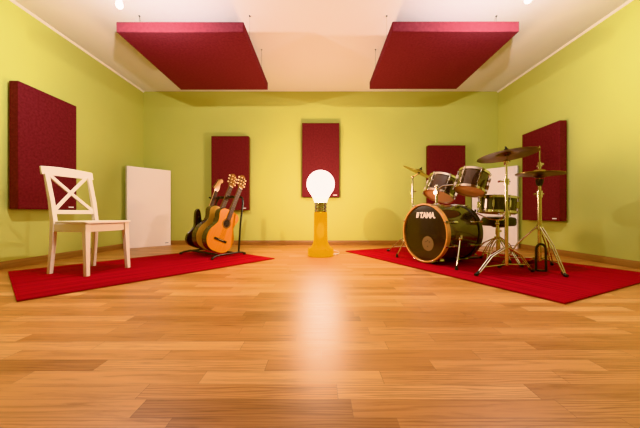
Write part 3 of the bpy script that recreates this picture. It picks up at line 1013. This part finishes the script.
# --- throne
def throne():
    r = thing('drum_throne', 'round black padded drum stool behind the snare drum', 'stool', (2.0, 3.05, 0))
    bm = lathe(B(), [(0, 0.380), (0.150, 0.380), (0.163, 0.390), (0.168, 0.415), (0.166, 0.450), (0.155, 0.470), (0.10, 0.480), (0, 0.482)], 40)
    link_mesh('seat', bm, M_SEAT, r)
    bm = B()
    cyl(bm, (0, 0, 0.075), (0, 0, 0.38), 0.014, 16)
    cyl(bm, (0, 0, 0.08), (0, 0, 0.26), 0.019, 16)
    box(bm, (-0.028, 0, 0.25), (0.03, 0.014, 0.02))
    link_mesh('pole', bm, M_GOLD, r)
    link_mesh('seat_plate', lathe(B(), [(0, 0.36), (0.05, 0.36), (0.08, 0.380), (0, 0.380)], 20), M_BLACKM, r)
    stand_legs(r, 0, 0, 0.25, 0.09, ang_feet((22, 118, 255), 0.31))
    return r
throne()

# --- cymbals
def cymbal(label, name, loc, normal, D, m, bell=0.022, bow=0.022, group=None, flip=False):
    r = thing(name, label, 'cymbal', loc, rot_axis(normal), group)
    R = D / 2
    f = -1 if flip else 1
    top = [(0.006, bell + bow), (0.02, bell + bow - 0.001), (0.036, bell * 0.75 + bow), (0.05, bow + 0.002), (R * 0.4, bow * 0.78), (R * 0.75, bow * 0.36), (R * 0.95, bow * 0.07), (R, 0)]
    bot = [(q, z - 0.0022) for q, z in reversed(top)]
    pr = [(q, f * (z - bow - bell * 0.5)) for q, z in top + bot]
    link_mesh('plate', lathe(B(), pr, 64, close=True), m, r, angle=60)
    return r

RIDE = V((1.577, 2.30, 1.036))
rn = V((-0.070, 0.09, 0.98)).normalized()
cymbal('large shaded cymbal on the tall stand, above the snare drum', 'ride_cymbal', RIDE, rn, 0.445, M_BRONZE)
CR = V((1.277, 3.47, 1.066))
cn = V((0.42, -0.20, 0.885)).normalized()
cymbal('small tilted brass cymbal on the thin stand behind the toms, lamp side', 'crash_cymbal', CR, cn, 0.43, M_BRASS)

def felts(bm_m, r, p, n, nut=True):
    p, n = V(p), V(n)
    fe = link_mesh('felt_washer', lathe(B(), [(0.004, -0.006), (0.016, -0.006), (0.016, 0.006), (0.004, 0.006)], 16, axis_matrix(p + n * 0.019, n), close=True), M_RUBBER, r)
    link_mesh('felt_washer', lathe(B(), [(0.004, -0.005), (0.018, -0.005), (0.018, 0.004), (0.004, 0.004)], 16, axis_matrix(p - n * 0.030, n), close=True), M_RUBBER, r)
    bm = B()
    M = axis_matrix(p + n * 0.030, n)
    lathe(bm, [(0, -0.004), (0.009, -0.004), (0.007, 0.010), (0, 0.012)], 12, M)
    box(bm, (0, 0, 0.008), (0.034, 0.006, 0.014), M)
    link_mesh('wing_nut', bm, bm_m, r)

def ride_stand():
    r = thing('cymbal_stand', 'tall chrome tripod stand holding the large shaded cymbal', 'cymbal stand', (RIDE.x, RIDE.y, 0))
    link_mesh('lower_tube', cyl(B(), (0, 0, 0.075), (0, 0, 0.52), 0.0140, 16), M_GOLD, r)
    link_mesh('middle_tube', cyl(B(), (0, 0, 0.50), (0, 0, 0.80), 0.0115, 16), M_CHROME, r)
    link_mesh('upper_tube', cyl(B(), (0, 0, 0.78), (0, 0, 0.955), 0.0085, 16), M_CHROME, r)
    for z in (0.51, 0.785):
        bm = B()
        cyl(bm, (0, 0, z - 0.03), (0, 0, z + 0.022), 0.020, 16)
        cyl(bm, (-0.055, 0.0, z), (0.03, 0.0, z), 0.006, 10)
        box(bm, (-0.058, 0, z), (0.012, 0.030, 0.016))
        link_mesh('height_clamp', bm, M_CHROME, r)
    bm = B()
    ball(bm, (0, 0, 0.955), 0.017, 14)
    box(bm, (0, 0, 0.94), (0.03, 0.024, 0.03))
    cyl(bm, (-0.03, 0, 0.955), (0.03, 0, 0.955), 0.007, 10)
    link_mesh('tilter', bm, M_CHROME, r, bevel=0.002)
    link_mesh('rod', cyl(B(), V((0, 0, RIDE.z)) - rn * 0.08, V((0, 0, RIDE.z)) + rn * 0.045, 0.0042, 10), M_CHROME, r)
    felts(M_BLACKM, r, (0, 0, RIDE.z), rn)
    stand_legs(r, 0, 0, 0.225, 0.085, [(-0.318, -0.115), (0.24, 0.03), (-0.02, 0.27)])
    return r
ride_stand()

def crash_stand():
    X, Y = 1.194, 3.51
    r = thing('cymbal_stand', 'thin chrome stand with a short boom holding the small brass cymbal', 'cymbal stand', (X, Y, 0))
    link_mesh('lower_tube', cyl(B(), (0, 0, 0.075), (0, 0, 0.55), 0.0125, 16), M_CHROME, r)
    link_mesh('upper_tube', cyl(B(), (0, 0, 0.53), (0, 0, 0.985), 0.0095, 16), M_CHROME, r)
    for z in (0.545, 0.80):
        bm = B()
        cyl(bm, (0, 0, z - 0.025), (0, 0, z + 0.02), 0.0165, 14)
        cyl(bm, (0, -0.02, z), (0.04, -0.02, z), 0.006, 10)
        link_mesh('height_clamp', bm, M_CHROME, r)
    hub = CR - V((X, Y, 0))
    end = hub - cn * 0.045
    bm = B()
    ball(bm, (0, 0, 0.985), 0.017, 12)
    tube(bm, [(0, 0, 0.985), end], 0.007, 10)
    ball(bm, end, 0.013, 12)
    link_mesh('boom_arm', bm, M_CHROME, r)
    link_mesh('rod', cyl(B(), end, hub + cn * 0.045, 0.0042, 10), M_CHROME, r)
    felts(M_BLACKM, r, hub, cn)
    stand_legs(r, 0, 0, 0.235, 0.085, [(-0.285, 0.115), (0.05, -0.29), (0.27, 0.19)], legm=M_CHROME)
    return r
crash_stand()

# --- hi-hat
HH = V((1.925, 2.385, 0.862))
hn = V((0.03, -0.02, 1)).normalized()
GH = 'pair of hi-hat cymbals'
cymbal('upper brass cymbal of the hi-hat, bell upward', 'hi_hat_cymbal', HH + V((0, 0, 0.028)), hn, 0.352, M_BRASS, 0.018, 0.016, GH)
cymbal('lower bronze cymbal of the hi-hat, resting on the black cup', 'hi_hat_cymbal', HH + V((0, 0, -0.028)), V((0.03, -0.02, 1)).normalized(), 0.352, M_BRONZE, 0.018, 0.012, GH, flip=True)

def hi_hat_stand():
    r = thing('hi_hat_stand', 'chrome hi-hat stand with a tripod and a black pedal frame', 'hi-hat stand', (HH.x, HH.y, 0))
    link_mesh('lower_tube', cyl(B(), (0, 0, 0.10), (0, 0, 0.70), 0.0150, 16), M_GOLD, r)
    link_mesh('upper_tube', cyl(B(), (0, 0, 0.68), (0, 0, 0.80), 0.0110, 16), M_CHROME, r)
    bm = B()
    cyl(bm, (0, 0, 0.655), (0, 0, 0.712), 0.021, 16)
    cyl(bm, (-0.05, 0, 0.685), (0.035, 0, 0.685), 0.006, 10)
    link_mesh('height_clamp', bm, M_CHROME, r)
    link_mesh('cup', lathe(B(), [(0, 0.755), (0.018, 0.755), (0.024, 0.775), (0.030, 0.805), (0.030, 0.815), (0, 0.815)], 20), M_RUBBER, r)
    link_mesh('pull_rod', cyl(B(), (0, 0, 0.80), (0, 0, 1.105), 0.0042, 10), M_CHROME, r)
    bm = B()
    cyl(bm, (0, 0, 0.905), (0, 0, 0.965), 0.011, 14)
    cyl(bm, (0, 0, 0.925), (0, 0, 0.935), 0.019, 14)
    box(bm, (0.022, 0, 0.948), (0.026, 0.007, 0.014))
    link_mesh('clutch', bm, M_CHROME, r)
    link_mesh('collar', cyl(B(), (0, 0, 0.375), (0, 0, 0.415), 0.024, 16), M_CHROME, r)
    stand_legs(r, 0, 0, 0.40, 0.125, [(0.015, -0.235), (-0.265, 0.13), (0.31, 0.235)])
    # black inverted-U pedal frame and footboard
    fd = V((0.36, 0.93, 0)).normalized()
    sd = V((0.93, -0.36, 0)).normalized()
    pts = []
    for i in range(13):
        a = PI * i / 12
        pts.append(-sd * 0.034 * math.cos(a) + V((0, 0, 0.20 + 0.05 * math.sin(a))))
    pts = [-sd * 0.036 + V((0, 0, 0.02))] + pts + [sd * 0.036 + V((0, 0, 0.02))]
    pts = [p + V((-0.012, -0.03, 0)) for p in pts]
    bm = B()
    tube(bm, pts, 0.010, 10)
    bar(bm, pts[0], pts[-1], 0.03, 0.014)
    pf = link_mesh('pedal_frame', bm, M_BLACKM, r)
    bm = B()
    bar(bm, fd * 0.02 + V((0, 0, 0.11)), fd * 0.26 + V((0, 0, 0.03)), 0.085, 0.008)
    bar(bm, fd * 0.26 + V((0, 0, 0.025)), fd * 0.32 + V((0, 0, 0.022)), 0.08, 0.012)
    link_mesh('footboard', bm, M_CHROME, r, smooth=False)
    link_mesh('chain', tube(B(), [(0, 0, 0.12), (0, -0.005, 0.26)], 0.005, 8), M_CHROME, r)
    return r
hi_hat_stand()

# --- bass drum pedal
def kick_pedal():
    base = BF + A_DIR * 0.488
    r = thing('kick_pedal', 'black foot pedal clamped behind the bass drum on the rug', 'pedal', (base.x, base.y, RT), (0, 0, math.atan2(A_DIR.y, A_DIR.x)))
    bm = B()
    box(bm, (0.16, 0, 0.006), (0.32, 0.075, 0.010))
    link_mesh('base_plate', bm, M_BLACKM, r, bevel=0.002)
    bm = B()
    bar(bm, (0.07, 0, 0.105), (0.29, 0, 0.028), 0.085, 0.008)
    link_mesh('footboard', bm, M_CHROME, r, smooth=False)
    for s in (-1, 1):
        link_mesh('post', beam(B(), [((0.045, s * 0.05, 0.0), 0.012, 0.008), ((0.045, s * 0.05, 0.20), 0.009, 0.007)]), M_BLACKM, r)
    link_mesh('axle', cyl(B(), (0.045, -0.06, 0.19), (0.045, 0.06, 0.19), 0.008, 12), M_CHROME, r)
    bm = B()
    tube(bm, [(0.045, 0, 0.19), (0.09, 0, 0.37)], 0.0045, 8)
    bt = link_mesh('beater_rod', bm, M_CHROME, r)
    link_mesh('beater', tube(B(), [(0.075, 0, 0.385), (0.115, 0, 0.372)], 0.026, 14), M_HEAD, bt)
    return r
kick_pedal()

# ------------------------------------------------------------------ world, camera, colour
w = bpy.data.worlds.new('room_world')
scene.world = w
w.use_nodes = True
w.node_tree.nodes['Background'].inputs[0].default_value = (0.05, 0.045, 0.04, 1)
w.node_tree.nodes['Background'].inputs[1].default_value = 0.3

cam = bpy.data.cameras.new('camera')
cam.sensor_width = 36.0
cam.sensor_fit = 'HORIZONTAL'
cam.lens = 36.0 * 272.0 / 640.0
cam.clip_start = 0.02
co = bpy.data.objects.new('camera', cam)
co.location = (0, 0, 0.51)
co.rotation_euler = (PI / 2, 0, 0)
col.objects.link(co)
scene.camera = co

scene.view_settings.view_transform = 'Khronos PBR Neutral'
scene.view_settings.look = 'None'
scene.view_settings.exposure = 0.0
scene.view_settings.gamma = 1.0
scene.cycles.max_bounces = 10
scene.cycles.diffuse_bounces = 6
scene.cycles.glossy_bounces = 5
scene.cycles.caustics_reflective = False
scene.cycles.caustics_refractive = False
scene.cycles.sample_clamp_indirect = 2.0
scene.cycles.blur_glossy = 1.0
scene.cycles.use_denoising = True
